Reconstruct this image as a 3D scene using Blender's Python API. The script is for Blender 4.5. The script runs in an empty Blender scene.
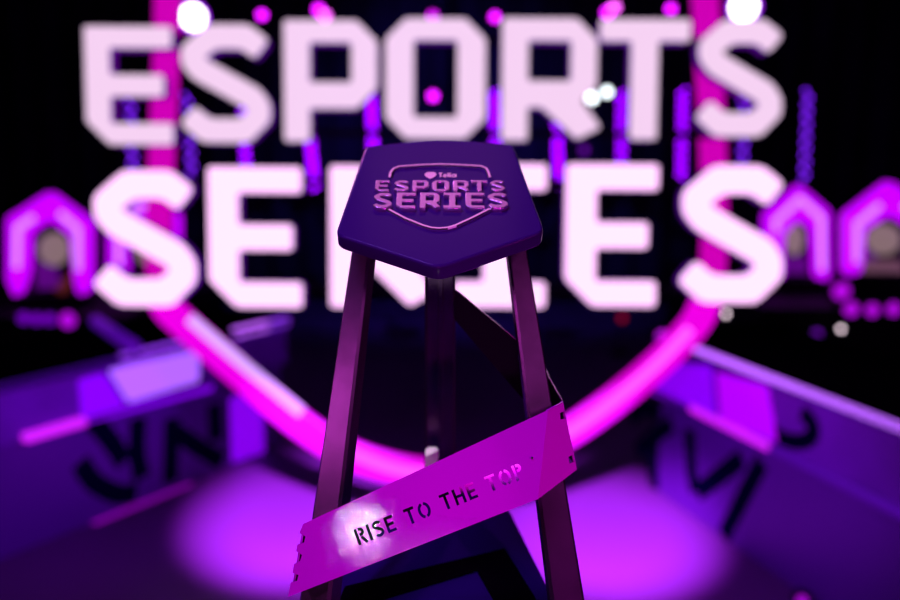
import bpy, bmesh, math, random
from mathutils import Vector, Matrix
random.seed(4)
scene = bpy.context.scene
COL = scene.collection
rad = math.radians

# ------------------------------------------------------------------ camera
CAM_H, PITCH, ROLL, FPX = 1.85, rad(9.5), rad(0.35), 875.0
cam_d = bpy.data.cameras.new('camera'); cam = bpy.data.objects.new('camera', cam_d); COL.objects.link(cam)
cam.location = (0, 0, CAM_H)
CAMROT = (Matrix.Rotation(rad(90) - PITCH, 3, 'X') @ Matrix.Rotation(ROLL, 3, 'Z'))
cam.rotation_euler = CAMROT.to_euler()
cam_d.sensor_width = 36; cam_d.lens = 36 * FPX / 900; cam_d.clip_start = 0.05; cam_d.clip_end = 60
cam_d.dof.use_dof = True; cam_d.dof.focus_distance = 0.80; cam_d.dof.aperture_fstop = 2.25
scene.camera = cam
EYE = Vector((0, 0, CAM_H))

def ray(px, py):
    return CAMROT @ Vector(((px - 450) / FPX, (300 - py) / FPX, -1))
def at(px, py, d):                      # point at camera depth d
    return EYE + ray(px, py) * d
def at_y(px, py, Y):                    # point at world distance Y
    r = ray(px, py); return EYE + r * (Y / r.y)
def at_z(px, py, z):
    r = ray(px, py); return EYE + r * ((z - CAM_H) / r.z)
def lin(r, g, b):
    f = lambda c: (c / 255 / 12.92) if c / 255 <= .04045 else ((c / 255 + .055) / 1.055) ** 2.4
    return (f(r), f(g), f(b), 1)

# ------------------------------------------------------------------ materials
def mat(name, base, rough=.5, metal=0, emit=None, strength=0, spec=.5, coat=0, bump=None, vary=None):
    m = bpy.data.materials.new(name); m.use_nodes = True
    nt = m.node_tree; b = nt.nodes['Principled BSDF']
    b.inputs['Base Color'].default_value = base if len(base) == 4 else (*base, 1)
    b.inputs['Roughness'].default_value = rough; b.inputs['Metallic'].default_value = metal
    b.inputs['Specular IOR Level'].default_value = spec
    if coat:
        b.inputs['Coat Weight'].default_value = coat; b.inputs['Coat Roughness'].default_value = .06
    if emit:
        b.inputs['Emission Color'].default_value = emit if len(emit) == 4 else (*emit, 1)
        b.inputs['Emission Strength'].default_value = strength
    tc = nt.nodes.new('ShaderNodeTexCoord')
    if bump:
        sc, st, dist = bump
        n = nt.nodes.new('ShaderNodeTexNoise'); n.inputs['Scale'].default_value = sc; n.inputs['Detail'].default_value = 2
        nt.links.new(tc.outputs['Object'], n.inputs['Vector'])
        bp = nt.nodes.new('ShaderNodeBump'); bp.inputs['Strength'].default_value = st; bp.inputs['Distance'].default_value = dist
        nt.links.new(n.outputs['Fac'], bp.inputs['Height']); nt.links.new(bp.outputs['Normal'], b.inputs['Normal'])
    if vary:                            # (scale, second colour): worn / mottled colour
        sc, c2 = vary
        n = nt.nodes.new('ShaderNodeTexNoise'); n.inputs['Scale'].default_value = sc; n.inputs['Detail'].default_value = 4
        nt.links.new(tc.outputs['Object'], n.inputs['Vector'])
        cr = nt.nodes.new('ShaderNodeValToRGB')
        cr.color_ramp.elements[0].position = .4; cr.color_ramp.elements[1].position = .65
        cr.color_ramp.elements[0].color = base if len(base) == 4 else (*base, 1)
        cr.color_ramp.elements[1].color = c2 if len(c2) == 4 else (*c2, 1)
        nt.links.new(n.outputs['Fac'], cr.inputs['Fac']); nt.links.new(cr.outputs['Color'], b.inputs['Base Color'])
    return m

BLACK = (0, 0, 0)
M = {}
M['seat'] = mat('purple_lacquer', (.060, .010, .165), .2, 0, spec=.09)
M['chrome_pink'] = mat('pink_chrome', (.84, .74, .80), .26, .85)
M['outline'] = mat('polished_pink_metal', (.9, .9, .9), .14, .9)
M['wordmark'] = mat('pale_metal_inlay', (.97, .97, .97), .2, .95)
M['leg'] = mat('dark_chrome', (.20, .14, .21), .27, .95, bump=(90, .04, .002), vary=(14, (.30, .22, .31)))
M['ribbon'] = mat('magenta_enamel', (.66, .001, .64), .02, 0, spec=.3, bump=(520, .10, .0006))
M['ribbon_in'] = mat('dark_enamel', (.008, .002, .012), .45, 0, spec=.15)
M['base'] = mat('navy_lacquer', (.022, .003, .11), .5, 0, spec=.0)
M['black'] = mat('matt_black', (.004, .004, .005), .7, spec=.2)
M['black_gloss'] = mat('black_gloss', (.002, .001, .003), .8, spec=.0)
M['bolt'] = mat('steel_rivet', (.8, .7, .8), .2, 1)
M['letter_top'] = mat('backlit_acrylic_rose', (.02, .02, .02), .4, emit=(.93, .645, .90), strength=1.0)
M['letter'] = mat('backlit_acrylic_white', (.02, .02, .02), .4, emit=(1.55, .85, 1.5), strength=1.0)
M['letter_side'] = mat('violet_letter_return', (.25, .03, .4), .4, emit=lin(120, 0, 200), strength=.3)
M['shield_low'] = mat('magenta_neon', (.1, 0, .1), .4, emit=lin(240, 0, 226), strength=1.0)
M['shield_up'] = mat('magenta_neon_dimmed', (.1, 0, .1), .4, emit=lin(206, 0, 178), strength=1.0)
M['core_pink'] = mat('pink_neon_core', (.1, 0, .1), .4, emit=lin(255, 78, 255), strength=1.5)
M['core_lav'] = mat('lavender_neon_core', (.1, .1, .1), .4, emit=lin(214, 160, 255), strength=1.2)
M['tube'] = mat('violet_pixels', (.02, 0, .05), .4, emit=lin(150, 0, 255), strength=6)
M['tube_dim'] = mat('violet_pixels_dimmed', (.02, 0, .05), .4, emit=lin(104, 24, 210), strength=6)
M['arch'] = mat('magenta_arch_light', (.05, 0, .05), .4, emit=lin(186, 0, 240), strength=1.35)
M['arch_core'] = mat('lavender_arch_core', (.05, 0, .05), .4, emit=lin(214, 130, 255), strength=1.25)
M['screen'] = mat('dark_screen', (.004, .003, .008), .3)
M['beige'] = mat('beige_pixels', (.05, .05, .05), .5, emit=lin(150, 122, 124), strength=.75)
M['px_purple'] = mat('purple_pixels', (.05, .0, .05), .5, emit=lin(90, 8, 126), strength=.85)
M['px_brown'] = mat('brown_pixels', (.05, .0, .0), .5, emit=lin(98, 34, 30), strength=.7)
M['px_taupe'] = mat('taupe_pixels', (.05, .0, .0), .5, emit=lin(112, 72, 96), strength=.8)
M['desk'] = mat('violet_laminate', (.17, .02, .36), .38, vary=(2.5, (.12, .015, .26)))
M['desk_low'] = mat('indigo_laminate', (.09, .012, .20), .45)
M['desk_mark'] = mat('dark_graphic', (.001, .001, .012), .8, spec=0)
M['led_lav'] = mat('lavender_led', (.1, .1, .1), .4, emit=lin(190, 92, 255), strength=1.6)
M['led_dim'] = mat('violet_led', (.02, 0, .05), .4, emit=lin(70, 4, 150), strength=.8)
M['led_mag'] = mat('magenta_led', (.05, 0, .05), .4, emit=lin(214, 30, 255), strength=1.1)
M['patch_lav'] = mat('lavender_glow_patch', (.2, .1, .3), .3, emit=lin(168, 96, 255), strength=1.2)  # emission colours for patches of light on the desk fronts
M['patch_vio'] = mat('violet_glow_patch', (.1, .0, .3), .3, emit=lin(138, 0, 246), strength=.9)
M['patch_mag'] = mat('magenta_glow_patch', (.2, .0, .3), .3, emit=lin(176, 0, 244), strength=.95)
M['lamp_white'] = mat('white_lamp', (.2, .2, .2), .4, emit=(1, .9, 1), strength=7)
M['lamp_rim'] = mat('violet_lamp_rim', (.2, 0, .2), .4, emit=lin(150, 20, 255), strength=1.6)
M['lamp_mag'] = mat('magenta_lamp', (.2, 0, .2), .4, emit=lin(228, 20, 255), strength=4.5)
M['lamp_pink'] = mat('pink_lamp', (.2, 0, .2), .4, emit=lin(255, 96, 255), strength=3.2)
M['lamp_dim'] = mat('dim_violet_lamp', (.1, 0, .1), .4, emit=lin(92, 10, 150), strength=1.6)
M['lamp_grey'] = mat('pale_marker_lamp', (.2, .2, .2), .4, emit=lin(190, 172, 180), strength=3.2)
M['lamp_ice'] = mat('cool_white_lamp', (.2, .2, .2), .4, emit=(.86, .95, 1, 1), strength=5)
M['lamp_red'] = mat('dim_red_lamp', (.2, .0, .0), .4, emit=lin(150, 8, 40), strength=1.4)
M['floor'] = mat('stage_floor', (.10, .035, .13), .42, spec=.35)
M['wall'] = mat('dark_drape', (.02, .015, .03), .9, spec=.1, vary=(.8, (.035, .02, .06)))

# ------------------------------------------------------------------ object helpers
class Root:
    def __init__(self, name, label, cat, loc, group=None):
        o = bpy.data.objects.new(name, None); COL.objects.link(o); o.empty_display_size = .1
        o.location = loc; self.o = o; self.loc = Vector(loc)
        o['label'] = label; o['category'] = cat
        if group: o['group'] = group

def depth_origin(parent):
    p = Vector((0, 0, 0)); o = parent
    while o is not None:
        p += Vector(o.location); o = o.parent
    return p

def link(name, me, mats, parent=None, label=None):
    """me in world coordinates; re-based onto its parent"""
    o = bpy.data.objects.new(name, me); COL.objects.link(o)
    for m in (mats if isinstance(mats, (list, tuple)) else [mats]): me.materials.append(m)
    if parent is not None:
        p = parent.o if isinstance(parent, Root) else parent
        me.transform(Matrix.Translation(-depth_origin(p))); o.parent = p
    if label: o['label'] = label
    return o

def tag(o, label=None, cat=None, group=None, kind=None):
    for k, v in (('label', label), ('category', cat), ('group', group), ('kind', kind)):
        if v: o[k] = v
    return o

def rebase(o):
    """single-mesh thing: origin at the middle of its base"""
    vs = [v.co for v in o.data.vertices]
    c = Vector(((min(v.x for v in vs) + max(v.x for v in vs)) / 2, (min(v.y for v in vs) + max(v.y for v in vs)) / 2, min(v.z for v in vs)))
    o.data.transform(Matrix.Translation(-c)); o.location = c
    return o

def bm_mesh(bm, smooth=False):
    bmesh.ops.recalc_face_normals(bm, faces=bm.faces)
    me = bpy.data.meshes.new('mesh'); bm.to_mesh(me); bm.free()
    if smooth:
        for p in me.polygons: p.use_smooth = True
    return me

def round_poly(pts, r, n=4):
    pts = [Vector(p[:2]) for p in pts]; out = []; N = len(pts)
    for i in range(N):
        rr = r[i] if isinstance(r, (list, tuple)) else r
        a, b, c = pts[i - 1], pts[i], pts[(i + 1) % N]
        u, v = a - b, c - b
        k = min(rr, u.length * .45, v.length * .45)
        if k < 1e-6: out.append(b); continue
        p0, p1 = b + u.normalized() * k, b + v.normalized() * k
        for j in range(n + 1):
            t = j / n; out.append(p0 * (1 - t) ** 2 + b * 2 * t * (1 - t) + p1 * t ** 2)
    return out

def stroke(pts, hw, cap=0):
    """outline polygon of an open polyline of half width hw (a number or one per point)"""
    P = [Vector(p) for p in pts]; n = len(P); L, R = [], []
    for i in range(n):
        h = hw[i] if isinstance(hw, (list, tuple)) else hw
        d0 = (P[i] - P[i - 1]).normalized() if i > 0 else None
        d1 = (P[i + 1] - P[i]).normalized() if i < n - 1 else None
        d0 = d0 or d1; d1 = d1 or d0
        n0, n1 = Vector((-d0.y, d0.x)), Vector((-d1.y, d1.x))
        m = (n0 + n1)
        m = m.normalized() if m.length > 1e-6 else n0
        k = h / max(m.dot(n0), .5)
        c = P[i].copy()
        if i == 0: c -= d1 * cap
        if i == n - 1: c += d0 * cap
        L.append(c + m * k); R.append(c - m * k)
    return L + R[::-1]

class Plane:
    """a plane with its own axes: o, x, y, z (z = facing)"""
    def __init__(self, o, x, y):
        self.o = Vector(o); self.x = Vector(x).normalized(); self.z = self.x.cross(Vector(y)).normalized()
        self.y = self.z.cross(self.x).normalized()
    def px(self, a, b):                 # image point -> plane coordinates
        r = ray(a, b); t = (self.o - EYE).dot(self.z) / r.dot(self.z)
        d = EYE + r * t - self.o
        return Vector((d.dot(self.x), d.dot(self.y)))
    def w(self, u, v, h=0):
        return self.o + self.x * u + self.y * v + self.z * h
    def mx(self):
        m = Matrix((self.x, self.y, self.z)).transposed().to_4x4(); m.translation = self.o; return m

def slab(loops, plane, z0, z1, bevel=0, res=2):
    """filled outlines (holes allowed) between heights z0..z1 of a plane -> mesh in world space"""
    cu = bpy.data.curves.new('tmp', 'CURVE'); cu.dimensions = '2D'; cu.fill_mode = 'BOTH'
    cu.extrude = max((z1 - z0) / 2 - bevel, 0); cu.bevel_depth = bevel; cu.bevel_resolution = res; cu.offset = -bevel
    for lp in loops:
        s = cu.splines.new('POLY'); s.points.add(len(lp) - 1)
        for p, q in zip(s.points, lp): p.co = (q[0], q[1], 0, 1)
        s.use_cyclic_u = True
    ob = bpy.data.objects.new('tmp', cu); COL.objects.link(ob)
    dg = bpy.context.evaluated_depsgraph_get(); dg.update()
    me = bpy.data.meshes.new_from_object(ob.evaluated_get(dg))
    bpy.data.objects.remove(ob); bpy.data.curves.remove(cu)
    bm = bmesh.new(); bm.from_mesh(me); bmesh.ops.remove_doubles(bm, verts=bm.verts, dist=1e-6)
    bmesh.ops.recalc_face_normals(bm, faces=bm.faces); bm.to_mesh(me); bm.free()
    me.transform(Matrix.Translation((0, 0, (z0 + z1) / 2))); me.transform(plane.mx())
    me.materials.clear()
    return me

def side_slots(me, axis, front=0, side=1, thr=.8, both=False):
    for p in me.polygons:
        d = p.normal.dot(axis)
        p.material_index = front if (d > thr or (both and d < -thr)) else side

def ring_sweep(rings, caps=True):
    bm = bmesh.new(); prev = None
    for rg in rings:
        vs = [bm.verts.new(p) for p in rg]
        if prev:
            n = len(vs)
            for i in range(n): bm.faces.new((prev[i], prev[(i + 1) % n], vs[(i + 1) % n], vs[i]))
        elif caps: bm.faces.new(vs[::-1])
        prev = vs
    if caps: bm.faces.new(prev)
    return bm

def tube(path, r, n=10, bm=None):
    P = [Vector(p) for p in path]; rings = []
    for i, p in enumerate(P):
        d = (P[min(i + 1, len(P) - 1)] - P[max(i - 1, 0)]).normalized()
        a = d.cross(Vector((0, 0, 1))) if abs(d.z) < .95 else d.cross(Vector((1, 0, 0)))
        a.normalize(); b = d.cross(a); rr = r[i] if isinstance(r, (list, tuple)) else r
        rings.append([p + (a * math.cos(t) + b * math.sin(t)) * rr for t in [2 * math.pi * k / n for k in range(n)]])
    return ring_sweep(rings)

def beam(pt, pb, w0, w1, d0, d1, face, ch=.18):
    """tapered beam from pt to pb with chamfered rectangular section, front face towards `face`"""
    ax = (Vector(pb) - Vector(pt)).normalized(); f = Vector(face); f = (f - ax * f.dot(ax)).normalized(); s = ax.cross(f)
    rings = []
    for k in range(7):
        t = k / 6; p = Vector(pt).lerp(Vector(pb), t); w = (w0 + (w1 - w0) * t) / 2; d = (d0 + (d1 - d0) * t) / 2; c = w * ch
        sec = [(w - c, d), (-w + c, d), (-w, d - c), (-w, -d + c), (-w + c, -d), (w - c, -d), (w, -d + c), (w, d - c)]
        rings.append([p + s * a + f * b for a, b in sec])
    return ring_sweep(rings)

def add_box(bm, c, sx, sy, sz, rot=0):
    m = Matrix.Translation(c) @ Matrix.Rotation(rot, 4, 'Z') @ Matrix.Diagonal((sx, sy, sz, 1))
    bmesh.ops.create_cube(bm, size=1, matrix=m)
    return bm
def box(c, sx, sy, sz, rot=0, bev=0):
    bm = add_box(bmesh.new(), c, sx, sy, sz, rot)
    if bev: bmesh.ops.bevel(bm, geom=list(bm.edges), offset=bev, segments=2, affect='EDGES')
    return bm
def disc_drum(c, axis, r, h, n=20, bm=None):
    bm = bm or bmesh.new()
    q = Vector((0, 0, 1)).rotation_difference(Vector(axis)).to_matrix().to_4x4()
    bmesh.ops.create_cone(bm, cap_ends=True, segments=n, radius1=r, radius2=r, depth=h, matrix=Matrix.Translation(c) @ q)
    return bm

# ------------------------------------------------------------------ lettering
S_PATH = [(.86, .80), (.72, .885), (.37, .885), (.175, .755), (.175, .69), (.25, .615), (.785, .385), (.85, .31), (.85, .235), (.70, .115), (.30, .115), (.135, .225)]
def block_letter(ch, w, h):
    """blocky capitals with cut corners, in a w x h cell -> outlines"""
    sv, sh = .215 * h, .178 * h; c = .17 * h; r = .03 * h
    if ch == 'E':
        o = [(0, h), (w, h), (w, h - sh), (sv, h - sh), (sv, h * .592), (.9 * w, h * .592), (.9 * w, h * .412), (sv, h * .412), (sv, sh), (w, sh), (w, 0), (c * 1.15, 0), (0, c * 1.15)]
        return [round_poly(o, r)]
    if ch == 'S':
        return [round_poly(stroke([(x * w, y * h) for x, y in S_PATH], .098 * h, .03 * h), .05 * h)]
    if ch == 'P':
        o = [(0, 0), (sv, 0), (sv, .275 * h), (w - c, .275 * h), (w, .275 * h + c), (w, h - c), (w - c, h), (0, h)]
        i = [(sv, .49 * h), (w - sv, .49 * h), (w - sv, h - sh), (sv, h - sh)]
        return [round_poly(o, r), round_poly(i, r)]
    if ch == 'O':
        o = [(c, 0), (w - c, 0), (w, c), (w, h - c), (w - c, h), (c, h), (0, h - c), (0, c)]
        i = [(sv * 1.1, sh), (w - sv * 1.1, sh), (w - sv * 1.1, h - sh), (sv * 1.1, h - sh)]
        return [round_poly(o, r), round_poly(i, r)]
    if ch == 'R':
        o = [(0, 0), (sv, 0), (sv, .275 * h), (w * .40, .275 * h), (w * .76, .01 * h), (w * 1.0, .11 * h), (w * .80, .33 * h), (w * .95, .275 * h + c), (w * .95, h - c), (w * .95 - c, h), (0, h)]
        i = [(sv, .49 * h), (w * .95 - sv, .49 * h), (w * .95 - sv, h - sh), (sv, h - sh)]
        return [round_poly(o, r), round_poly(i, r)]
    if ch == 'T':
        a, b = w / 2 - sv * .53, w / 2 + sv * .53
        return [round_poly([(0, h), (w, h), (w, h - sh), (b, h - sh), (b, 0), (a, 0), (a, h - sh), (0, h - sh)], r)]
    if ch == 'I':
        a, b = w / 2 - sv * .53, w / 2 + sv * .53
        return [round_poly([(0, h), (w, h), (w, h - sh), (b, h - sh), (b, sh), (w, sh), (w, 0), (0, 0), (0, sh), (a, sh), (a, h - sh), (0, h - sh)], r)]

def arc(cx, cy, rx, ry, a0, a1, n=10):
    return [(cx + rx * math.cos(rad(a0 + (a1 - a0) * k / n)), cy + ry * math.sin(rad(a0 + (a1 - a0) * k / n))) for k in range(n + 1)]
def stencil(ch, t=.175):
    """stencil capital of height 1, stroke t -> list of pieces, width"""
    h = t / 2
    if ch == 'I': return [[(0, 0), (t, 0), (t, 1), (0, 1)]], t
    if ch == 'T':
        w = .66; a, b = w / 2 - h, w / 2 + h
        return [[(0, 1), (0, 1 - t), (a, 1 - t), (a, 0), (b, 0), (b, 1 - t), (w, 1 - t), (w, 1)]], w
    if ch == 'E':
        w = .56
        return [[(0, 0), (w, 0), (w, t), (t, t), (t, .5 - h), (w * .92, .5 - h), (w * .92, .5 + h), (t, .5 + h), (t, 1 - t), (w, 1 - t), (w, 1), (0, 1)]], w
    if ch == 'H':
        w = .68
        return [[(0, 0), (t, 0), (t, .5 - h), (w - t, .5 - h), (w - t, 0), (w, 0), (w, 1), (w - t, 1), (w - t, .5 + h), (t, .5 + h), (t, 1), (0, 1)]], w
    if ch == 'S':
        w = .60
        p = arc(w / 2, .735, w / 2 - h, .265 - h, 25, 270, 12) + arc(w / 2, .265 + .02, w / 2 - h, .285 - h, 85, -155, 12)
        return [stroke(p, h)], w
    if ch == 'O':
        w = .78
        return [stroke(arc(w / 2, .5, w / 2 - h, .5 - h, 102, 258, 14), h), stroke(arc(w / 2, .5, w / 2 - h, .5 - h, 78, -78, 14), h)], w
    if ch in 'PR':
        w = .58
        bowl = [(t + .07, 1 - h)] + arc(w - .25, .745, .25 - h, .255 - h, 90, -90, 10) + [(t + .07, .49 + h)]
        out = [[(0, 0), (t, 0), (t, 1), (0, 1)], stroke(bowl, h)]
        if ch == 'R': out.append(stroke([(t + .16, .43), (w, 0)], h))
        return out, w
    return [], .34

# ================================================================== SETTING
def struct(name, me, m):
    o = link(name, me, m); o['kind'] = 'structure'; return o
struct('floor', bm_mesh(box((0, 4.5, -.05), 15, 16, .1)), M['floor'])
struct('ceiling', bm_mesh(box((0, 4.5, 6.05), 15, 16, .1)), M['black'])
# rear drape with vertical folds
bm = bmesh.new(); top = []; bot = []
for k in range(241):
    x = -7 + 14 * k / 240; y = 11.3 + .09 * math.sin(k * .9) + .03 * math.sin(k * 2.3)
    top.append(bm.verts.new((x, y, 6))); bot.append(bm.verts.new((x, y, 0)))
for k in range(240): bm.faces.new((bot[k], bot[k + 1], top[k + 1], top[k]))
struct('wall_back', bm_mesh(bm, True), M['wall'])
struct('wall_left', bm_mesh(box((-7.05, 4.5, 3), .1, 16, 6)), M['black'])
struct('wall_right', bm_mesh(box((7.05, 4.5, 3), .1, 16, 6)), M['black'])
struct('wall_front', bm_mesh(box((0, -3.45, 3), 14, .1, 6)), M['black'])

# ================================================================== TROPHY
BASE_Z = 1.41
foot_l, foot_r = at(315, 640, .80), at(571, 640, .811)
foot_l.z = foot_r.z = BASE_Z
foot_b = at_z(440, 497, BASE_Z)
tro = Root('trophy', 'three-legged trophy with purple shield top, magenta ribbon band and dark chrome legs', 'trophy', (-.009, .86, BASE_Z - .012))

# ---- seat
tilt = rad(28.6)
seat = Plane(at(440, 231, .82), (1, -.004, 0), (0, math.cos(tilt), math.sin(tilt)))
px = seat.px
outline = [px(*p) for p in [(365.5, 146), (438.7, 137.6), (513, 144), (544.8, 231), (439, 268), (335, 234)]]
SEAT_T = .016
seat_poly = round_poly(outline, [.006, .03, .006, .011, .012, .011], 6)
me = slab([seat_poly], seat, -SEAT_T, 0, .0028, 3)
seat_o = link('seat_plate', me, M['seat'], tro)
# logo outline: two lengths of raised metal bar
def crop(a, b): return px(370 + a / 6.207, 160 + b / 6.207)
up_path = [crop(*p) for p in [(122, 122), (128, 92), (145, 68), (180, 54), (300, 45), (430, 40), (560, 44), (690, 52), (722, 66), (735, 92), (744, 122)]]
lo_path = [crop(*p) for p in [(100, 312), (220, 376), (330, 420), (380, 434), (430, 438), (480, 434), (530, 420), (630, 374), (760, 308)]]
for path in (up_path, lo_path):
    rings = []
    for i, p in enumerate(path):
        d = (path[min(i + 1, len(path) - 1)] - path[max(i - 1, 0)]).normalized(); s = Vector((-d.y, d.x))
        w, hh = .0022, .0030
        rings.append([seat.w(*(p + s * a), b) for a, b in [(-w, -.001), (-w, hh * .6), (-w * .5, hh), (w * .5, hh), (w, hh * .6), (w, -.001)]])
    link('logo_outline', bm_mesh(ring_sweep(rings)), M['outline'], seat_o)
# raised letters
def seat_letter(ch, x0, x1, y0, y1, hgt):
    a, b = crop(x0, y1), crop(x1, y1); t0, t1 = crop(x0, y0), crop(x1, y0)
    w = ((b - a).length + (t1 - t0).length) / 2; h = abs((t0.y + t1.y - a.y - b.y) / 2)
    ox, oy = (a.x + b.x + t0.x + t1.x) / 4 - w / 2, (a.y + b.y) / 2
    loops = [[(q[0] + ox, q[1] + oy) for q in lp] for lp in block_letter(ch, w, h)]
    me = slab(loops, seat, -.001, hgt, .0006, 1)
    link('raised_letter', me, M['chrome_pink'], seat_o)
for ch, a, b in [('E', 34, 124), ('S', 146, 246), ('P', 264, 366), ('O', 386, 494), ('R', 516, 618), ('T', 628, 730), ('S', 742, 838)]:
    seat_letter(ch, a, b, 149, 216, .0046)
for ch, a, b in [('S', 20, 140), ('E', 164, 286), ('R', 310, 440), ('I', 456, 566), ('E', 592, 712), ('S', 724, 858)]:
    seat_letter(ch, a, b, 226, 322, .0046)
# sponsor mark: pebble and small word
peb = [crop(*p) for p in [(338, 92), (350, 82), (375, 79), (400, 80), (413, 90), (407, 104), (390, 115), (372, 120), (352, 112), (342, 102)]]
me = slab([round_poly(peb, .001)], seat, -.0005, .0009)
link('pebble_emblem', me, M['wordmark'], seat_o)
o_ = crop(425, 111); u_ = (crop(541, 111) - o_); H_ = (crop(480, 84) - crop(480, 111)).y; W_ = u_.x
def SM(pts, hw=.085): return stroke([(o_.x + x * W_, o_.y + y * H_) for x, y in pts], hw * H_)
glyphs = [SM([(.0, .93), (.22, .93)]), SM([(.11, .9), (.11, .02)]),
          SM([(.28, .36), (.42, .36)] + [(.35 + .075 * math.cos(rad(a)), .33 + .30 * math.sin(rad(a))) for a in range(20, 330, 25)]),
          SM([(.52, 1), (.52, .02)], .09), SM([(.63, .68), (.63, .02)], .09), SM([(.63, .98), (.63, .82)], .09),
          SM([(.82 + .085 * math.cos(rad(a)), .33 + .30 * math.sin(rad(a))) for a in range(0, 361, 30)]), SM([(.93, .68), (.93, .02)], .09)]
bm = bmesh.new()
for g in glyphs:
    m_ = slab([g], seat, -.0005, .0009 + .00003 * glyphs.index(g)); bm.from_mesh(m_)
link('sponsor_wordmark', bm_mesh(bm), M['wordmark'], seat_o)

# ---- legs: tapered chamfered beams from the underside of the seat to the base
def up_to_seat(pm, pb):
    d = pm - pb; under = seat.o - seat.z * (SEAT_T - .002)
    return pb + d * ((under - pb).dot(seat.z) / d.dot(seat.z))
ml, mr, mb = at(363, 262, .868), at(517, 258, .876), at(440, 300, .925)
tl, tr_, tb = up_to_seat(ml, foot_l), up_to_seat(mr, foot_r), up_to_seat(mb, foot_b)
A = rad(24)
for pt, pb, w0, w1, d0, d1, f in [(tl, foot_l, .0195, .0335, .015, .024, (-math.sin(A), -math.cos(A), .2)),
                                  (tr_, foot_r, .0185, .0345, .010, .014, (math.sin(A) * .6, -math.cos(A), .2)),
                                  (tb, foot_b, .030, .040, .016, .022, (.02, -1, 0))]:
    o = link('leg', bm_mesh(beam(pt, pb, w0, w1, d0, d1, f)), M['leg'], tro)
# a narrow ridge down the middle of the rear leg
r0, r1 = tb + Vector((.001, -.010, 0)), foot_b + Vector((.001, -.013, 0))
link('leg_ridge', bm_mesh(beam(r0, r1, .005, .006, .007, .008, (0, -1, 0), .3)), M['leg'], tro)

# bright block added for a white reflection low on the rear leg
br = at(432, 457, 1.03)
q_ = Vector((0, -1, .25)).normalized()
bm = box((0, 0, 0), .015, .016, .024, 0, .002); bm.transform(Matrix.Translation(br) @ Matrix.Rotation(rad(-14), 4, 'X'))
link('glint_block', bm_mesh(bm), M['bolt'], tro, 'bright block standing in for a reflection on the rear leg')

# ---- ribbon plates
PT = .0022
def plane3(a, b, c, face=None):
    x = b - a; n = x.cross(c - a)
    if n.dot(face or (EYE - a)) < 0: n = -n
    return Plane(a, x, n.cross(x))
fa = plane3(at(303, 524, .793), at(548, 410, .812), at(288, 597, .782))
left_edge = [(303, 524), (299.5, 533), (305.5, 536.5), (304, 542.5), (297.5, 544.5), (296, 551), (302, 555), (300, 561), (294, 564), (292.5, 573), (298.5, 575), (297, 581), (290.8, 582.5), (289.5, 589), (288, 597)]
pl = [fa.px(*p) for p in left_edge + [(538, 499), (548, 410)]]
# cut-out words
base_a, base_b = fa.px(359, 545.5), fa.px(525.5, 478)
ud = (base_b - base_a); L = ud.length; ud.normalize(); vd = Vector((-ud.y, ud.x))
words = 'RISE TO THE TOP'; gap = .20
tot = sum(stencil(c)[1] for c in words) + gap * (len(words) - 1)
cap = L / tot
holes = []; cur = 0
for c in words:
    pcs, w = stencil(c)
    for pc in pcs:
        holes.append([base_a + ud * ((q[0] + cur) * cap) + vd * (q[1] * cap) for q in pc])
    cur += w + gap
me = slab([pl] + holes, fa, -PT, 0)
link('ribbon_panel', me, M['ribbon'], tro)
rv = fa.px(532, 458)
link('rivet', bm_mesh(disc_drum(fa.w(rv.x, rv.y, .0004), fa.z, .0011, .0012, 12)), M['bolt'], tro)
# corner flange on the right
f1, f2 = fa.w(*fa.px(548, 410)), fa.w(*fa.px(538, 499))
fl = plane3(f1, f2, at(563, 402, .832))
rp = [fl.px(*p) for p in [(548, 410), (563, 402), (564.5, 411), (560, 413), (560.5, 419.5), (566.5, 418.5), (574, 454), (568.5, 457), (569.5, 464), (575.5, 461.5), (577, 469.5), (538, 499)]]
me = slab([rp], fl, -PT, 0); link('ribbon_panel', me, M['ribbon'], tro)
# panel rising from the right corner to the rear leg (its dark inner side faces us)
e1, e2 = fl.w(*fl.px(563, 402)), fl.w(*fl.px(577, 469.5))
h1, h2 = at(562, 400, .872), at(575, 465, .868)
rt_ = plane3(e1, e2, h1, Vector((1, 0, 0)))
qd = [Vector(((p - rt_.o).dot(rt_.x), (p - rt_.o).dot(rt_.y))) for p in (e1, e2, h2, h1)]
link('ribbon_panel', slab([qd], rt_, -PT, 0), M['ribbon'], tro)
pb_ = plane3(h1, h2, at(453, 290, .915))
bp = [pb_.px(*p) for p in [(562, 400.5), (549, 378), (543, 362), (520, 343), (460, 293), (453, 288), (454, 319), (520, 396), (575, 465)]]
me = slab([bp], pb_, -PT, 0)
me2 = link('ribbon_panel', me, [M['ribbon'], M['ribbon_in']], tro, 'dark inner side of the ribbon band')
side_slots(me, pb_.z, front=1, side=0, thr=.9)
# panel going back from the left corner behind the front one
g1, g2 = fa.w(*fa.px(305, 527), -.001), fa.w(*fa.px(292, 594), -.001)
pc_ = plane3(g1, g2, at_z(432, 500, BASE_Z + .02))
cp = [pc_.px(*p) for p in [(305, 527), (428, 480), (432, 497), (293, 594)]]
me = slab([cp], pc_, -PT, 0)
link('ribbon_panel', me, [M['ribbon'], M['ribbon_in']], tro); side_slots(me, pc_.z, front=1, side=0, thr=.9)

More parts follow.
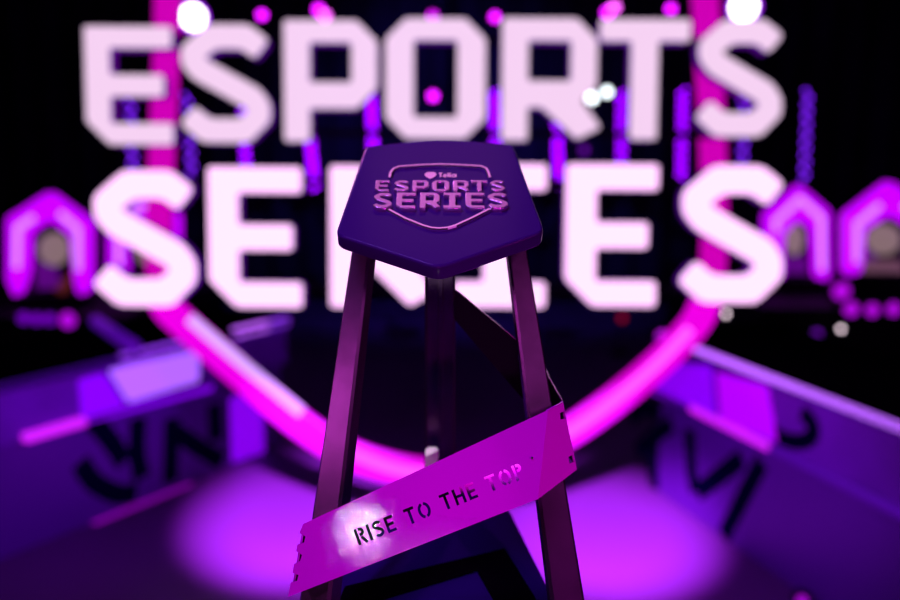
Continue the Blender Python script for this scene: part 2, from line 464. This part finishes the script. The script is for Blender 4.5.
# ---- base
bpl = Plane((0, .9, BASE_Z), (1, 0, 0), (0, 1, 0))
q = bpl.px
bo = [q(*p) for p in [(400, 494), (480, 494), (510, 511), (556, 604)]] + [Vector((foot_r.x + .022, foot_r.y - .9 - .03)), Vector((foot_l.x - .022, foot_l.y - .9 - .03))] + [q(*p) for p in [(326, 604), (372, 511)]]
me = slab([round_poly(bo, .006)], bpl, -.012, 0, .0015, 2)
link('base_plate', me, M['base'], tro)
# black triangular frame added for a dark reflection, proud of the plate
fo = [q(505, 550), q(549, 622), q(330, 622), q(345, 588)]
fi = [q(477, 572), q(502, 616), q(370, 616), q(384, 600)]
me = slab([fo, fi], bpl, -.002, .0025, .0006, 1)
link('base_dark_frame', me, M['black_gloss'], tro)
# plinth under it
ped_top = BASE_Z - .012
pp = [Vector((v.x * .86, v.y * .86 - .004)) for v in bo]
me = slab([pp], bpl, -BASE_Z, -.012)
tag(rebase(link('plinth', me, M['black'])), 'black plinth under the three-legged trophy', 'plinth')

# ================================================================== SIGN AND SHIELD
LEAN = rad(5)
sgn = Plane(at_y(440, 300, 3.92), (1, 0, 0), (0, math.sin(LEAN), math.cos(LEAN)))
root_c = at_y(437, 478, 4.08); root_c.z = 0
sign = Root('illuminated_sign', 'large illuminated two-line sign in blocky white letters before the magenta shield', 'sign', sgn.o)
def sign_letter(ch, x0, x1, y0, y1, front):
    a, b = sgn.px(x0 + 3.5, y1 - 3), sgn.px(x1 - 2, y0 + 3.5)
    loops = [[(q_[0] + a.x, q_[1] + a.y) for q_ in lp] for lp in block_letter(ch, b.x - a.x, b.y - a.y)]
    me = slab(loops, sgn, -.09, 0, .004, 1)
    link('letter', me, [front, M['letter_side']], sign); side_slots(me, sgn.z, thr=.35)
for ch, a, b, y0, y1 in [('E', 83, 173, 23, 147), ('S', 174, 274, 19, 147), ('P', 281, 379, 17, 144), ('O', 382, 488, 15, 141), ('R', 498, 605, 15, 143), ('T', 595, 693, 16, 142), ('S', 689, 789, 14, 141)]:
    sign_letter(ch, a, b, y0, y1, M['letter_top'])
for ch, a, b, y0, y1 in [('S', 87, 199, 165, 311), ('E', 206, 303, 164, 310), ('R', 327, 437, 163, 310), ('I', 450, 549, 161, 310), ('E', 561, 661, 161, 309), ('S', 671, 791, 160, 308)]:
    sign_letter(ch, a, b, y0, y1, M['letter'])
for yy in (36, 132, 182, 292):
    a, b = sgn.px(100, yy), sgn.px(776, yy - 4)
    c = sgn.w((a.x + b.x) / 2, (a.y + b.y) / 2, -.135)
    bm = bmesh.new(); mxr = sgn.mx(); mxr.translation = c
    bmesh.ops.create_cube(bm, size=1, matrix=mxr @ Matrix.Diagonal((b.x - a.x, .03, .04, 1)))
    link('support_rail', bm_mesh(bm), M['black'], sign)

shp = Plane(sgn.o - sgn.z * .22, sgn.x, sgn.y)
sh = Root('shield_light', 'giant glowing magenta shield outline standing behind the white letters', 'light', root_c)
def catmull(P, n=8):
    P = [Vector(p) for p in P]; out = []
    for i in range(len(P) - 1):
        a, b, c, d = P[max(i - 1, 0)], P[i], P[i + 1], P[min(i + 2, len(P) - 1)]
        for k in range(n):
            t = k / n
            out.append(.5 * ((2 * b) + (c - a) * t + (2 * a - 5 * b + 4 * c - d) * t * t + (3 * b - a - 3 * c + d) * t ** 3))
    return out + [P[-1]]
left = [(167, -70), (165, 40), (161, 130), (157, 230), (158, 285)]
low = [(158, 285), (164, 306), (184, 326), (233, 369), (290, 418), (340, 451), (390, 469), (437, 475), (485, 469), (535, 452), (590, 420), (650, 373), (692, 330), (706, 306), (713, 285)]
right = [(713, 285), (716, 230), (714, 140), (709, 40), (703, -70)]
def bar_face(path, hw, m, name, z0=-.05, z1=0, parent=sh, bev=.01):
    pts = [shp.px(*p) for p in path]
    pts = catmull(pts, 5)
    me = slab([stroke(pts, hw)], shp, z0, z1, bev, 2)
    return link(name, me, m, parent)
bar_face(left, .058, M['shield_up'], 'neon_side')
bar_face(low, .070, M['shield_low'], 'neon_bottom')
bar_face(right, .060, M['shield_up'], 'neon_side')
tp = [(703, -70), (690, -95), (440, -118), (185, -95), (167, -70)]
bar_face(tp, .058, M['shield_up'], 'neon_top')
bar_face([(330, 444), (390, 467.5), (437, 473.5), (485, 467.5), (535, 450), (590, 418), (650, 370), (690, 329)], .024, M['core_pink'], 'neon_core', -.002, .012, bev=.003)
bar_face([(190, 318), (240, 361), (302, 412)], .026, M['core_lav'], 'neon_core', -.002, .016, bev=.003)
# casing behind the neon, and the stand that carries shield and sign
allp = left + low[1:] + right[1:]
bar_face(allp, .05, M['black'], 'casing', -.09, -.052, bev=0)
ft = shp.w(*shp.px(437, 470), -.08)
bm = box((ft.x, ft.y + .02, ft.z / 2), .09, .05, ft.z)
add_box(bm, (ft.x, ft.y + .06, .02), .5, .5, .04)
link('stand', bm_mesh(bm), M['black'], sh)
# brackets tie the sign's rails to the shield
for x_, y_ in [(165, 36), (706, 33), (160, 132), (713, 128), (157, 182), (716, 178)]:
    q_ = sgn.px(x_, y_); mxr = sgn.mx(); mxr.translation = sgn.w(q_.x, q_.y, -.187)
    bm = bmesh.new(); bmesh.ops.create_cube(bm, size=1, matrix=mxr @ Matrix.Diagonal((.03, .03, .064, 1)))
    link('mounting_bracket', bm_mesh(bm), M['black'], sign)

# ================================================================== DESKS
def desk(name, label, A, B, inward, zt, zs):
    """long competition desk whose front runs on the floor from A to B; returns root, face planes"""
    A, B = Vector((*A, 0)), Vector((*B, 0)); d = (B - A).normalized(); nrm = Vector((inward[0], inward[1], 0)); nrm = (nrm - d * nrm.dot(d)).normalized()
    L = (B - A).length; r = Root(name, label, 'desk', (A + B) / 2 - nrm * .3)
    ang = math.atan2(d.y, d.x); mid = (A + B) / 2
    up = Vector((0, 0, 1)); x = d if d.cross(up).dot(nrm) > 0 else -d
    upper = Plane(mid + nrm * .0 + up * zs, x, up); lower = Plane(mid - nrm * .05, x, up)
    # worktop, fascia, base box
    link('worktop', bm_mesh(box(mid - nrm * .36 + up * (zt - .02), L + .04, .78, .04, ang, .004)), M['black_gloss'], r)
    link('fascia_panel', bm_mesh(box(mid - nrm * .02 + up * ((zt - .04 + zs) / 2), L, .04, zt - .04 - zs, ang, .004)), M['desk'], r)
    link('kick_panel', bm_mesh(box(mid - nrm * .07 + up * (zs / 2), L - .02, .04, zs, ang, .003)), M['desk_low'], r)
    link('lower_lip', bm_mesh(box(mid + nrm * .004 + up * (zs + .012), L, .012, .024, ang, .002)), M['desk'], r)
    for s in (-.49, 0, .49):
        link('support_frame', bm_mesh(box(mid + d * (L * s) - nrm * .42 + up * ((zt - .04) / 2), .62, .04, zt - .04, ang + math.pi / 2)), M['black'], r)
    return r, upper, lower, Plane(mid + up * zt, x, up)
def face_poly(r, plane, pxs, z0, z1, m, name, rnd=0, label=None):
    pts = [plane.px(*p) for p in pxs]
    if rnd: pts = round_poly(pts, rnd)
    return link(name, slab([pts], plane, z0, z1), m, r, label)
def face_stroke(r, plane, pxs, hw, z0, z1, m, name, smooth=False, label=None):
    pts = [plane.px(*p) for p in pxs]
    if smooth: pts = catmull(pts, 5)
    return link(name, slab([stroke(pts, hw)], plane, z0, z1), m, r, label)


def edge_bar(r, plane, x0, x1, v, hw, m, z1=.03, lab=None, y=380):
    a, b = plane.px(x0, y).x, plane.px(x1, y).x
    lo, hi = min(a, b), max(a, b)
    lp = round_poly([(lo, v - hw), (hi, v - hw), (hi, v + hw), (lo, v + hw)], hw * .8)
    return link('edge_glow', slab([lp], plane, .0, z1), m, r, lab)

# left desk
M['streak'] = mat('plum_streak_glow', (.05, 0, .05), .4, emit=lin(140, 4, 176), strength=.9)  # glow of the reflection streak along the left desk's foot
LA, LB = (-2.62, 2.72), (-1.02, 5.35)
ZT, ZS = .84, .55
dl, ul, ll, tpl = desk('competition_desk', 'long violet desk left of the trophy with a lavender glow patch and broken edge lights', LA, LB, (1, -.6), ZT, ZS)
face_poly(dl, ul, [(108, 370), (198, 350), (198, 381), (128, 402)], .0, .010, M['patch_lav'], 'glow_patch', .02, 'lavender glow patch on the fascia')  # emissive patches stand in for light and reflections on the fascia
face_poly(dl, ul, [(78, 380), (103, 373), (124, 405), (212, 382), (212, 390), (82, 424)], .0, .008, M['patch_vio'], 'glow_patch', .01, 'violet glow patch on the fascia')
edge_bar(dl, ul, -60, 118, ZT - ZS - .018, .016, M['led_dim'], lab='dim violet edge light')
M['led_vio'] = mat('bright_violet_led', (.05, 0, .05), .4, emit=lin(150, 56, 255), strength=1.2)
edge_bar(dl, ul, 118, 190, ZT - ZS - .022, .026, M['led_vio'], lab='bright violet edge light')
edge_bar(dl, ul, 232, 268, ZT - ZS - .020, .026, M['led_lav'], lab='bright lavender edge light')
edge_bar(dl, ul, 268, 288, ZT - ZS - .020, .024, M['led_vio'], lab='violet edge light')
edge_bar(dl, ul, 16, 80, .012, .020, M['led_mag'], z1=.035, lab='magenta light bar on the lower lip')
face_poly(dl, ll, [(230, 398), (262, 390), (263, 452), (232, 462)], .0, .008, M['patch_vio'], 'glow_patch', .01, 'violet glow patch low on the desk')  # lit area of the kick panel, put in as emission
for pts in ([(92, 420), (110, 440), (124, 462)], [(80, 462), (94, 482), (118, 494), (136, 492)], [(138, 418), (137, 452), (142, 478)],
            [(172, 418), (170, 482)], [(176, 432), (196, 446), (222, 462)], [(214, 404), (216, 440)]):
    face_stroke(dl, ll, pts, .052, .0, .006, M['desk_mark'], 'graphic_stroke', True)

face_stroke(dl, ll, [(92, 528), (140, 508), (190, 488)], .030, .0, .03, M['streak'], 'edge_glow', label='dim magenta reflection streak at the foot of the desk')  # emissive strip standing in for the magenta reflection along the floor
M['led_core'] = mat('lavender_led_core', (.1, .1, .1), .4, emit=lin(184, 96, 255), strength=1.6)
# right desk
ZT, ZS = .925, .58
dr, ur, lr, tpr = desk('competition_desk', 'long violet desk right of the trophy with a continuous lavender edge light and magenta glow patch', (2.03, 1.61), (1.11, 4.64), (-1, -.3), ZT, ZS)
face_poly(dr, ur, [(655, 362), (712, 366), (716, 420), (652, 392)], .0, .008, M['patch_vio'], 'glow_patch', .02, 'violet glow patch on the fascia')  # bright areas of this fascia are emissive patches too
face_poly(dr, ur, [(718, 372), (768, 386), (778, 442), (722, 420)], .0, .010, M['patch_mag'], 'glow_patch', .01, 'magenta glow patch on the fascia')
edge_bar(dr, ur, 694, 960, ZT - ZS - .018, .016, M['led_core'], z1=.03, lab='lavender edge light')
edge_bar(dr, ur, 660, 694, ZT - ZS - .018, .020, M['led_mag'], z1=.03, lab='violet edge light')
edge_bar(dr, ur, 690, 772, .012, .018, M['led_mag'], z1=.012, lab='magenta line along the lower lip', y=430)
edge_bar(dr, ur, 772, 985, .012, .016, M['led_dim'], z1=.012, lab='dim violet line along the lower lip', y=470)
ringp = [(790 + 24 * math.cos(rad(a)), 424 + 17 * math.sin(rad(a)) + 6 * math.cos(rad(a))) for a in range(-60, 181, 20)]
face_stroke(dr, ur, ringp, .034, .0, .006, M['desk_mark'], 'graphic_stroke')
for pts in ([(632, 420), (642, 408), (660, 412)], [(638, 452), (655, 436), (672, 424)], [(653, 440), (654, 488)], [(690, 430), (692, 470), (696, 492)],
            [(698, 492), (722, 474), (742, 458)], [(762, 462), (742, 500), (724, 536)]):
    face_stroke(dr, lr, pts, .046, .0, .006, M['desk_mark'], 'graphic_stroke', True)

# ================================================================== RISERS, ARCHES AND THEIR LIGHTS
def riser(name, label, x0, x1, y0, y1, z):
    me = bm_mesh(box(((x0 + x1) / 2, (y0 + y1) / 2, z / 2), x1 - x0, y1 - y0, z, 0, .01))
    return tag(rebase(link(name, me, M['black'])), label, 'platform')
RZL, RZR = .66, .76
riser('stage_riser', 'black stage platform carrying the hexagonal arches left of the sign', -6.5, -2.35, 6.25, 9.0, RZL)
riser('stage_riser', 'black stage platform carrying the hexagonal arches right of the sign', 2.25, 6.5, 6.25, 9.0, RZR)

def arch(label, Y, outer, inner, cores, shapes, zbase):
    cx = sum(p[0] for p in outer) / len(outer)
    o0 = at_y(cx, 250, Y)
    pl_ = Plane(o0, (1, 0, 0), (0, 0, 1))
    O_ = [pl_.px(*p) for p in outer]; icx = sum(p[0] for p in inner) / len(inner); I_ = [pl_.px(p[0] + (4 if p[0] > icx + 2 else -4 if p[0] < icx - 2 else 0), p[1] - 3) for p in inner]
    r = Root('hexagon_arch', label, 'light arch', (o0.x, Y, zbase), 'hexagonal light arches')
    loop = O_ + I_[::-1]
    link('arch_frame', slab([round_poly(loop, .03)], pl_, -.12, 0, .008, 2), [M['arch']], r)
    for c in cores:
        pts = [pl_.px(*p) for p in c]
        link('light_strip', slab([stroke(pts, .022)], pl_, -.002, .012, .003, 1), M['arch_core'], r)
    sc_ = O_
    back = link('screen', slab([[(p[0] * .98, p[1] * .98) for p in sc_]], pl_, -.16, -.125), M['screen'], r)
    for pts, m, rnd in shapes:
        q_ = [pl_.px(*p) for p in pts]
        link('screen_shape', slab([round_poly(q_, rnd)], pl_, -.1245, -.118), m, back)
    xs = [p[0] for p in O_]; yb = min(p[1] for p in O_) + o0.z
    if yb > zbase + .005:
        link('base', bm_mesh(box((o0.x + (min(xs) + max(xs)) / 2, Y + .08, (zbase + yb + .02) / 2), (max(xs) - min(xs)) * .8, .16, yb + .02 - zbase)), M['black'], r)
    else:
        link('base', bm_mesh(box((o0.x + (min(xs) + max(xs)) / 2, Y + .20, zbase + .02), (max(xs) - min(xs)) * .8, .12, .04)), M['black'], r)
def circ(cx, cy, rx, ry, n=16): return [(cx + rx * math.cos(2 * math.pi * k / n), cy + ry * math.sin(2 * math.pi * k / n)) for k in range(n)]
arch('hexagonal magenta arch light at the far left around a screen showing a round beige shape', 6.6,
     [(14, 298), (6, 280), (6, 218), (47, 192), (88, 222), (88, 290), (80, 296)], [(24, 292), (29, 272), (30, 237), (48, 222), (66, 239), (69, 280), (72, 294)],
     [[(17, 268), (18, 228), (34, 217)], [(60, 213), (78, 229), (78, 270)]],
     [(circ(47, 251, 16, 17), M['beige'], 0), ([(28, 264), (50, 268), (54, 290), (30, 292)], M['px_purple'], .02), ([(46, 292), (66, 272), (70, 276), (58, 298)], M['px_brown'], .01)], RZL)
arch('hexagonal magenta arch light seen through the lower left letter', 7.6,
     [(110, 277), (107, 270), (107, 215), (143, 190), (178, 215), (178, 270), (172, 277)], [(130, 275), (128, 262), (128, 236), (143, 222), (157, 236), (157, 262), (156, 275)],
     [[(119, 265), (119, 228), (138, 206), (146, 206)]], [(circ(141, 252, 10, 14), M['beige'], 0)], RZL)
arch('hexagonal magenta arch light just right of the last letter of the sign', 6.9,
     [(770, 281), (767, 275), (767, 215), (801, 185), (831, 211), (831, 276), (826, 282)], [(788, 281), (788, 262), (789, 237), (800, 222), (811, 232), (813, 262), (814, 281)],
     [[(776, 232), (776, 221), (800, 199), (821, 218), (822, 270)]],
     [(circ(800, 241, 10, 16), M['beige'], 0), ([(790, 258), (812, 258), (814, 276), (790, 276)], M['px_purple'], .02)], RZR)
arch('hexagonal magenta arch light cut by the right border, around beige and taupe screen shapes', 6.6,
     [(851, 277), (847, 271), (847, 215), (892, 181), (938, 215), (938, 271), (932, 277)], [(866, 275), (868, 262), (870, 233), (892, 217), (915, 233), (915, 262), (918, 275)],
     [[(857, 262), (857, 224), (880, 205)], [(904, 205), (927, 224), (927, 262)]],
     [(circ(891, 241, 18, 16), M['beige'], 0), ([(872, 262), (908, 262), (914, 276), (866, 276)], M['px_taupe'], .01), ([(872, 252), (882, 254), (884, 262), (872, 262)], M['px_purple'], .01)], RZR)

def foot_light(px_, py_, zr, label, m, r=.045, grp='small lights along the platform edges'):
    p = at_y(px_, py_, 6.2)
    rt = Root('mounted_footlight', label, 'stage light', (p.x, 6.22, p.z - r), grp)
    link('housing', bm_mesh(box((p.x, 6.2245, p.z), r * 2.4, .05, r * 2.2, 0, .006)), M['black'], rt)
    if p.z - r * 1.1 > zr - .01:          # stands on a small post fixed to the platform's face
        link('post', bm_mesh(box((p.x, 6.2345, (p.z - r + zr - .1) / 2), .03, .03, p.z - r - zr + .1)), M['black'], rt)
    link('lens', bm_mesh(disc_drum((p.x, 6.195, p.z), (0, 1, 0), r, .012, 20)), m, rt)
M['foot'] = mat('violet_footlight', (.1, 0, .1), .4, emit=lin(120, 0, 200), strength=.9)
M['foot_hot'] = mat('magenta_footlight', (.1, 0, .1), .4, emit=lin(178, 10, 220), strength=1.1)
same = 'dim violet footlight on the front edge of the left platform'
for x_, y_ in [(24, 318), (37, 319), (50, 319)]: foot_light(x_, y_, RZL, same, M['foot'], .04)
foot_light(68, 320, RZL, 'bright magenta footlight at the inner end of the left platform row', M['foot_hot'], .055)
foot_light(841, 291, RZR, 'upper magenta footlight below the arch at the right border', M['foot_hot'], .06)
foot_light(851, 309, RZR, 'magenta footlight at the inner end of the right platform row', M['foot_hot'], .05)
for x_, y_ in [(872, 310), (893, 309)]: foot_light(x_, y_, RZR, 'violet footlight on the front edge of the right platform', M['foot_hot'], .045)

fp = at_z(801, 597, .035)
rt = Root('floor_lamp', 'small magenta lamp on the floor at the foot of the right desk', 'lamp', (fp.x, fp.y, 0))
link('housing', bm_mesh(box((fp.x, fp.y, .03), .06, .05, .06, rad(20), .006)), M['black'], rt)
link('lens', bm_mesh(disc_drum((fp.x - .008, fp.y - .03, .035), (-.25, -1, .3), .02, .014, 20)), M['foot_hot'], rt)
# slanted light bar lying from platform to desk
a, b = at_z(96, 321, .89), at_z(134, 347, .89)
bm = tube([a, b], .035, 10)
tag(rebase(link('light_bar', bm_mesh(bm, True), mat('violet_light_bar', (.05, 0, .1), .4, emit=lin(74, 6, 150), strength=.9))), 'dim violet light bar lying slantwise across the worktop of the left desk', 'light bar')

# marker lamps on stands
def marker(px_, py_, Y, m, label, r=.016):
    p = at_y(px_, py_, Y)
    rt = Root('marker_lamp', label, 'lamp', (p.x, p.y, 0), 'small out-of-focus marker lamps')
    link('pole', bm_mesh(tube([(p.x, Y + .03, .0), (p.x, Y + .03, p.z)], .008, 8)), M['black'], rt)
    link('base', bm_mesh(disc_drum((p.x, Y + .03, .01), (0, 0, 1), .09, .02, 20)), M['black'], rt)
    bm = bmesh.new(); bmesh.ops.create_uvsphere(bm, u_segments=12, v_segments=8, radius=r, matrix=Matrix.Translation(p))
    link('bulb', bm_mesh(bm, True), m, rt)
M['lamp_grey2'] = mat('pale_marker', (.2, .2, .2), .4, emit=lin(190, 168, 180), strength=7)
marker(95, 335, 5.95, M['lamp_grey2'], 'small pale lamp under the arches at the far left')
marker(726, 314, 6.0, M['lamp_grey2'], 'small pale lamp just below the last letter of the sign')
marker(841, 329, 6.1, M['lamp_grey2'], 'small pale lamp under the arches at the right')
marker(817, 334, 5.9, M['lamp_dim'], 'small dim violet lamp left of the pale lamp under the right arches', .03)
marker(866, 358, 5.6, mat('plum_lamp', (.1, 0, .1), .4, emit=lin(110, 6, 90), strength=1.0), 'small dim plum lamp behind the lavender edge light of the right desk', .035)
marker(622, 318, 8.0, M['lamp_red'], 'small dim red lamp below the right end of the lower sign row', .03)
marker(199, 306, 9.4, M['lamp_red'], 'small dim red lamp below the left end of the lower sign row', .03)

# ================================================================== TRUSS, HANGING TUBES, SPOTLIGHTS
TY = 8.3
tz = 3.55
tr = Root('lighting_truss', 'black lighting truss above the sign that carries the lamps', 'truss', (0, TY, tz))
for dy, dz in [(-.15, 0), (.15, 0), (-.15, .3), (.15, .3)]:
    link('chord', bm_mesh(tube([(-6, TY + dy, tz + dz), (6, TY + dy, tz + dz)], .025, 8)), M['black'], tr)
for k in range(24):
    x = -6 + .5 * k
    for dy in (-.15, .15):
        link('brace', bm_mesh(tube([(x, TY + dy, tz + .3 * (k % 2)), (x + .5, TY + dy, tz + .3 * ((k + 1) % 2))], .012, 6)), M['black'], tr)
for x in (-5, 0, 5):
    link('hanger', bm_mesh(tube([(x, TY, tz + .3), (x, TY, 6.0)], .012, 6)), M['black'], tr)

def ptube(xt, yt, xb, yb, m, label):
    p, b = at_y(xt, yt, TY), at_y(xb, yb, TY)
    r = Root('hanging_pixel_tube', label, 'light tube', b, 'hanging violet light tubes')
    n = 15 if m is M['tube_dim'] else 24; ax = (p - b); pth, rr_ = [], []
    for k in range(n):                   # beads in alternating offset on one thin string: the braided look
        c = b + ax * ((k + .5) / n) + Vector((.022 if k % 2 else -.022, 0, 0))
        for dz, r_ in ((-.013, .003), (-.007, .012), (0, .014), (.007, .012), (.013, .003)):
            pth.append(c + Vector((0, 0, dz))); rr_.append(r_)
    link('pixel_beads', bm_mesh(tube(pth, rr_, 8), True), m, r)
    bk = tube([b + Vector((0, .035, -.03)), p + Vector((0, .035, .05))], .016, 8)
    link('backing_rod', bm_mesh(bk), M['black'], r)
    link('cable', bm_mesh(tube([p + Vector((0, .03, .04)), (p.x, TY + .03, tz - .02)], .005, 6)), M['black'], r)
for xt, yt, xb, yb, m, lab in [
    (130, 99, 134, 190, M['tube_dim'], 'violet light tube hanging behind the first upper letter of the sign'),
    (186, 92, 193, 188, M['tube_dim'], 'slightly tilted violet light tube hanging at the left edge of the second upper letter'),
    (243, 106, 247, 192, M['tube'], 'violet light tube hanging behind the right half of the second upper letter'),
    (309, 130, 315, 190, M['tube'], 'violet light tube hanging below the third upper letter'),
    (371, 92, 373, 150, M['tube'], 'violet light tube hanging between the third and fourth upper letters'),
    (494, 90, 496, 160, M['tube'], 'violet light tube hanging between the fourth and fifth upper letters'),
    (557, 122, 559, 186, M['tube'], 'violet light tube hanging below the leg of the fifth upper letter'),
    (622, 90, 621, 190, M['tube'], 'violet light tube hanging left of the stem of the sixth upper letter'),
    (683, 88, 681, 184, M['tube'], 'violet light tube hanging between the sixth and last upper letters'),
    (744, 98, 742, 190, M['tube_dim'], 'violet light tube hanging behind the last upper letter'),
    (808, 88, 804, 184, M['tube_dim'], 'tilted violet light tube hanging free right of the sign')]:
    ptube(xt, yt, xb, yb, m, lab)

def spot(px_, py_, r, m, label, rim=None, Y=TY - .36, tiltx=0, grp='lamps on the truss above the sign'):
    p = at_y(px_, py_, Y); ax = (EYE - p).normalized()
    rt = Root('hanging_spotlight', label, 'spotlight', (p.x, p.y, p.z - r * 1.3), grp)
    R = max(r * 1.5, .06)
    r *= 1.12; bm = disc_drum(p - ax * .13, ax, R, .2, 24)
    link('lamp_body', bm_mesh(bm), M['black'], rt)
    if rim:
        link('lens_rim', bm_mesh(disc_drum(p - ax * .024, ax, r * 1.3, .02, 28)), rim, rt)
    if tiltx:                            # twin-lens head
        s = Vector((math.cos(rad(tiltx)), 0, math.sin(rad(tiltx))))
        link('lens', bm_mesh(disc_drum(p - s * r * .9, ax, r, .03, 24)), M['lamp_mag'], rt)
        link('lens', bm_mesh(disc_drum(p + s * r * .9, ax, r, .03, 24)), M['lamp_pink'], rt)
    else:
        link('lens', bm_mesh(disc_drum(p, ax, r, .03, 28)), m, rt)
    zt_ = max(p.z + R + .05, tz - .02)
    link('yoke', bm_mesh(tube([(p.x - R - .01, p.y + .13, p.z), (p.x - R - .01, p.y + .13, p.z + R + .03), (p.x + R + .01, p.y + .13, p.z + R + .03), (p.x + R + .01, p.y + .13, p.z)], .01, 6)), M['black'], rt)
    link('drop_pole', bm_mesh(tube([(p.x, p.y + .13, p.z + R + .02), (p.x, p.y + .13, zt_)], .012, 6)), M['black'], rt)
spot(193, 17, .088, M['lamp_white'], 'large white spotlight with violet rim above the second upper letter', M['lamp_rim'])
spot(744, 7, .092, M['lamp_white'], 'large white spotlight with violet rim above the last upper letter', M['lamp_rim'])
spot(262, 15, .03, M['lamp_mag'], 'small round magenta lamp above the right end of the second upper letter')
spot(322, 13, .036, M['lamp_mag'], 'slanted twin magenta lamp above the third upper letter', tiltx=-42)
spot(433, 16, .03, M['lamp_mag'], 'small round magenta lamp at the top of the fourth upper letter')
spot(495, 17, .03, M['lamp_mag'], 'small round magenta lamp left above the fifth upper letter')
spot(611, 10, .036, M['lamp_mag'], 'slanted twin magenta lamp above the sixth upper letter', tiltx=38)
spot(671, 9, .03, M['lamp_mag'], 'small round magenta lamp above the right end of the sixth upper letter')
spot(433, 96, .03, M['lamp_mag'], 'magenta lamp hanging in the opening of the fourth upper letter', Y=TY - .75)
spot(592, 98, .034, M['lamp_ice'], 'left cool white lamp of the pair by the leg of the fifth upper letter', Y=TY - .7)
spot(607, 92, .034, M['lamp_ice'], 'right cool white lamp of the pair by the leg of the fifth upper letter', Y=TY + .35)
spot(584, 150, .03, M['lamp_dim'], 'dim violet lamp hanging below the leg of the fifth upper letter')

# ================================================================== LIGHTS
def light(name, kind, loc, target, energy, color, **kw):
    d = bpy.data.lights.new(name, kind); o = bpy.data.objects.new(name, d); COL.objects.link(o)
    o.location = loc; o.rotation_euler = (Vector(target) - Vector(loc)).to_track_quat('-Z', 'Y').to_euler()
    d.energy = energy; d.color = color
    for k, v in kw.items(): setattr(d, k, v)
    return o
# pools on the stage floor
light('floor_wash_left', 'SPOT', (-.55, 1.9, 2.3), (-.72, 4.2, 0), 5600, (.56, .07, 1), spot_size=rad(25), spot_blend=.85, shadow_soft_size=.05)
light('floor_wash_right', 'SPOT', (.5, 1.9, 2.3), (.74, 4.08, 0), 5600, (.56, .07, 1), spot_size=rad(25), spot_blend=.85, shadow_soft_size=.05)
# desk washes
light('desk_wash_left', 'SPOT', (-.1, 3.1, 1.1), (-1.85, 3.9, .66), 100, (.38, .005, 1), spot_size=rad(62), spot_blend=.9)
light('desk_wash_right', 'SPOT', (.1, 2.7, 1.15), (1.4, 3.6, .6), 62, (.38, .005, 1), spot_size=rad(62), spot_blend=.9)
# blue light on the rear drape
light('drape_wash', 'SPOT', (0, 7.6, 4.6), (0, 11, 1.2), 420, (.12, .08, 1), spot_size=rad(80), spot_blend=1)
# unseen lights on the trophy; mirrored fills are added for the parts' reflections
def mirror(p, n, dist):
    v = (p - EYE).normalized(); n = Vector(n).normalized(); return p + (v - 2 * v.dot(n) * n) * dist
def face_n(pt, pb, f):
    ax = (pb - pt).normalized(); f = Vector(f); return (f - ax * f.dot(ax)).normalized()
nl = face_n(tl, foot_l, (-math.sin(A), -math.cos(A), .2)); nr = face_n(tr_, foot_r, (math.sin(A) * .6, -math.cos(A), .2))
pL, pR = at(344, 405, .83), at(533, 350, .84)
light('left_leg_fill', 'AREA', mirror(pL, nl, 1.6), pL, .8, (1, .10, .95), size=.25)
light('right_leg_fill', 'AREA', mirror(pR, nr, 1.6), pR, .35, (1, .12, .95), size=.4)
light('front_magenta', 'SPOT', (.1, -1.6, .9), (0, .75, 1.52), 95, (1, .03, .95), spot_size=rad(11), spot_blend=.5, shadow_soft_size=.2)
light('top_violet', 'AREA', (-.7, .3, 3.4), (0, .9, 1.8), 26, (.42, .12, 1), size=.6)
pS = at(440, 200, .87)
light('logo_fill', 'AREA', mirror(pS, seat.z, 1.7), pS, .62, (1, .24, .92), size=.45)
light('side_magenta', 'SPOT', (1.7, .0, 1.5), (.1, .8, 1.53), 46, (1, .02, .95), spot_size=rad(16), spot_blend=.5, shadow_soft_size=.15)  # added to even out the brightness of the ribbon's flange
light('glint_fill', 'AREA', mirror(br, Vector((0, -1, .25)), 1.6), br, .15, (1, .85, 1), size=.2)  # added only to brighten the block on the rear leg
pF = at(440, 212, .86)
light('logo_front_fill', 'SPOT', mirror(pF, -seat.y, 1.5), pF, 5.5, (1, .72, 1), spot_size=rad(7), spot_blend=.8, shadow_soft_size=.12)
light('rear_pink', 'SPOT', (-.9, 2.6, 3.0), (0, .9, 1.72), 40, (1, .2, 1), spot_size=rad(22), shadow_soft_size=.06)
# small hard lamp whose mirror image makes the sparkle on the band
gp = at(362, 528, .797)
light('sparkle_lamp', 'SPOT', mirror(gp, fa.z, 2.4), gp, 12, (1, .8, 1), spot_size=rad(7), shadow_soft_size=.012)

# ------------------------------------------------------------------ world and view
w = bpy.data.worlds.new('world'); scene.world = w; w.use_nodes = True
w.node_tree.nodes['Background'].inputs['Color'].default_value = (.006, .002, .016, 1)
w.node_tree.nodes['Background'].inputs['Strength'].default_value = .15
vs = scene.view_settings
vs.view_transform = 'Standard'; vs.look = 'None'; vs.exposure = 0; vs.gamma = 1; vs.use_curve_mapping = False
scene.cycles.use_denoising = True
scene.cycles.max_bounces = 6
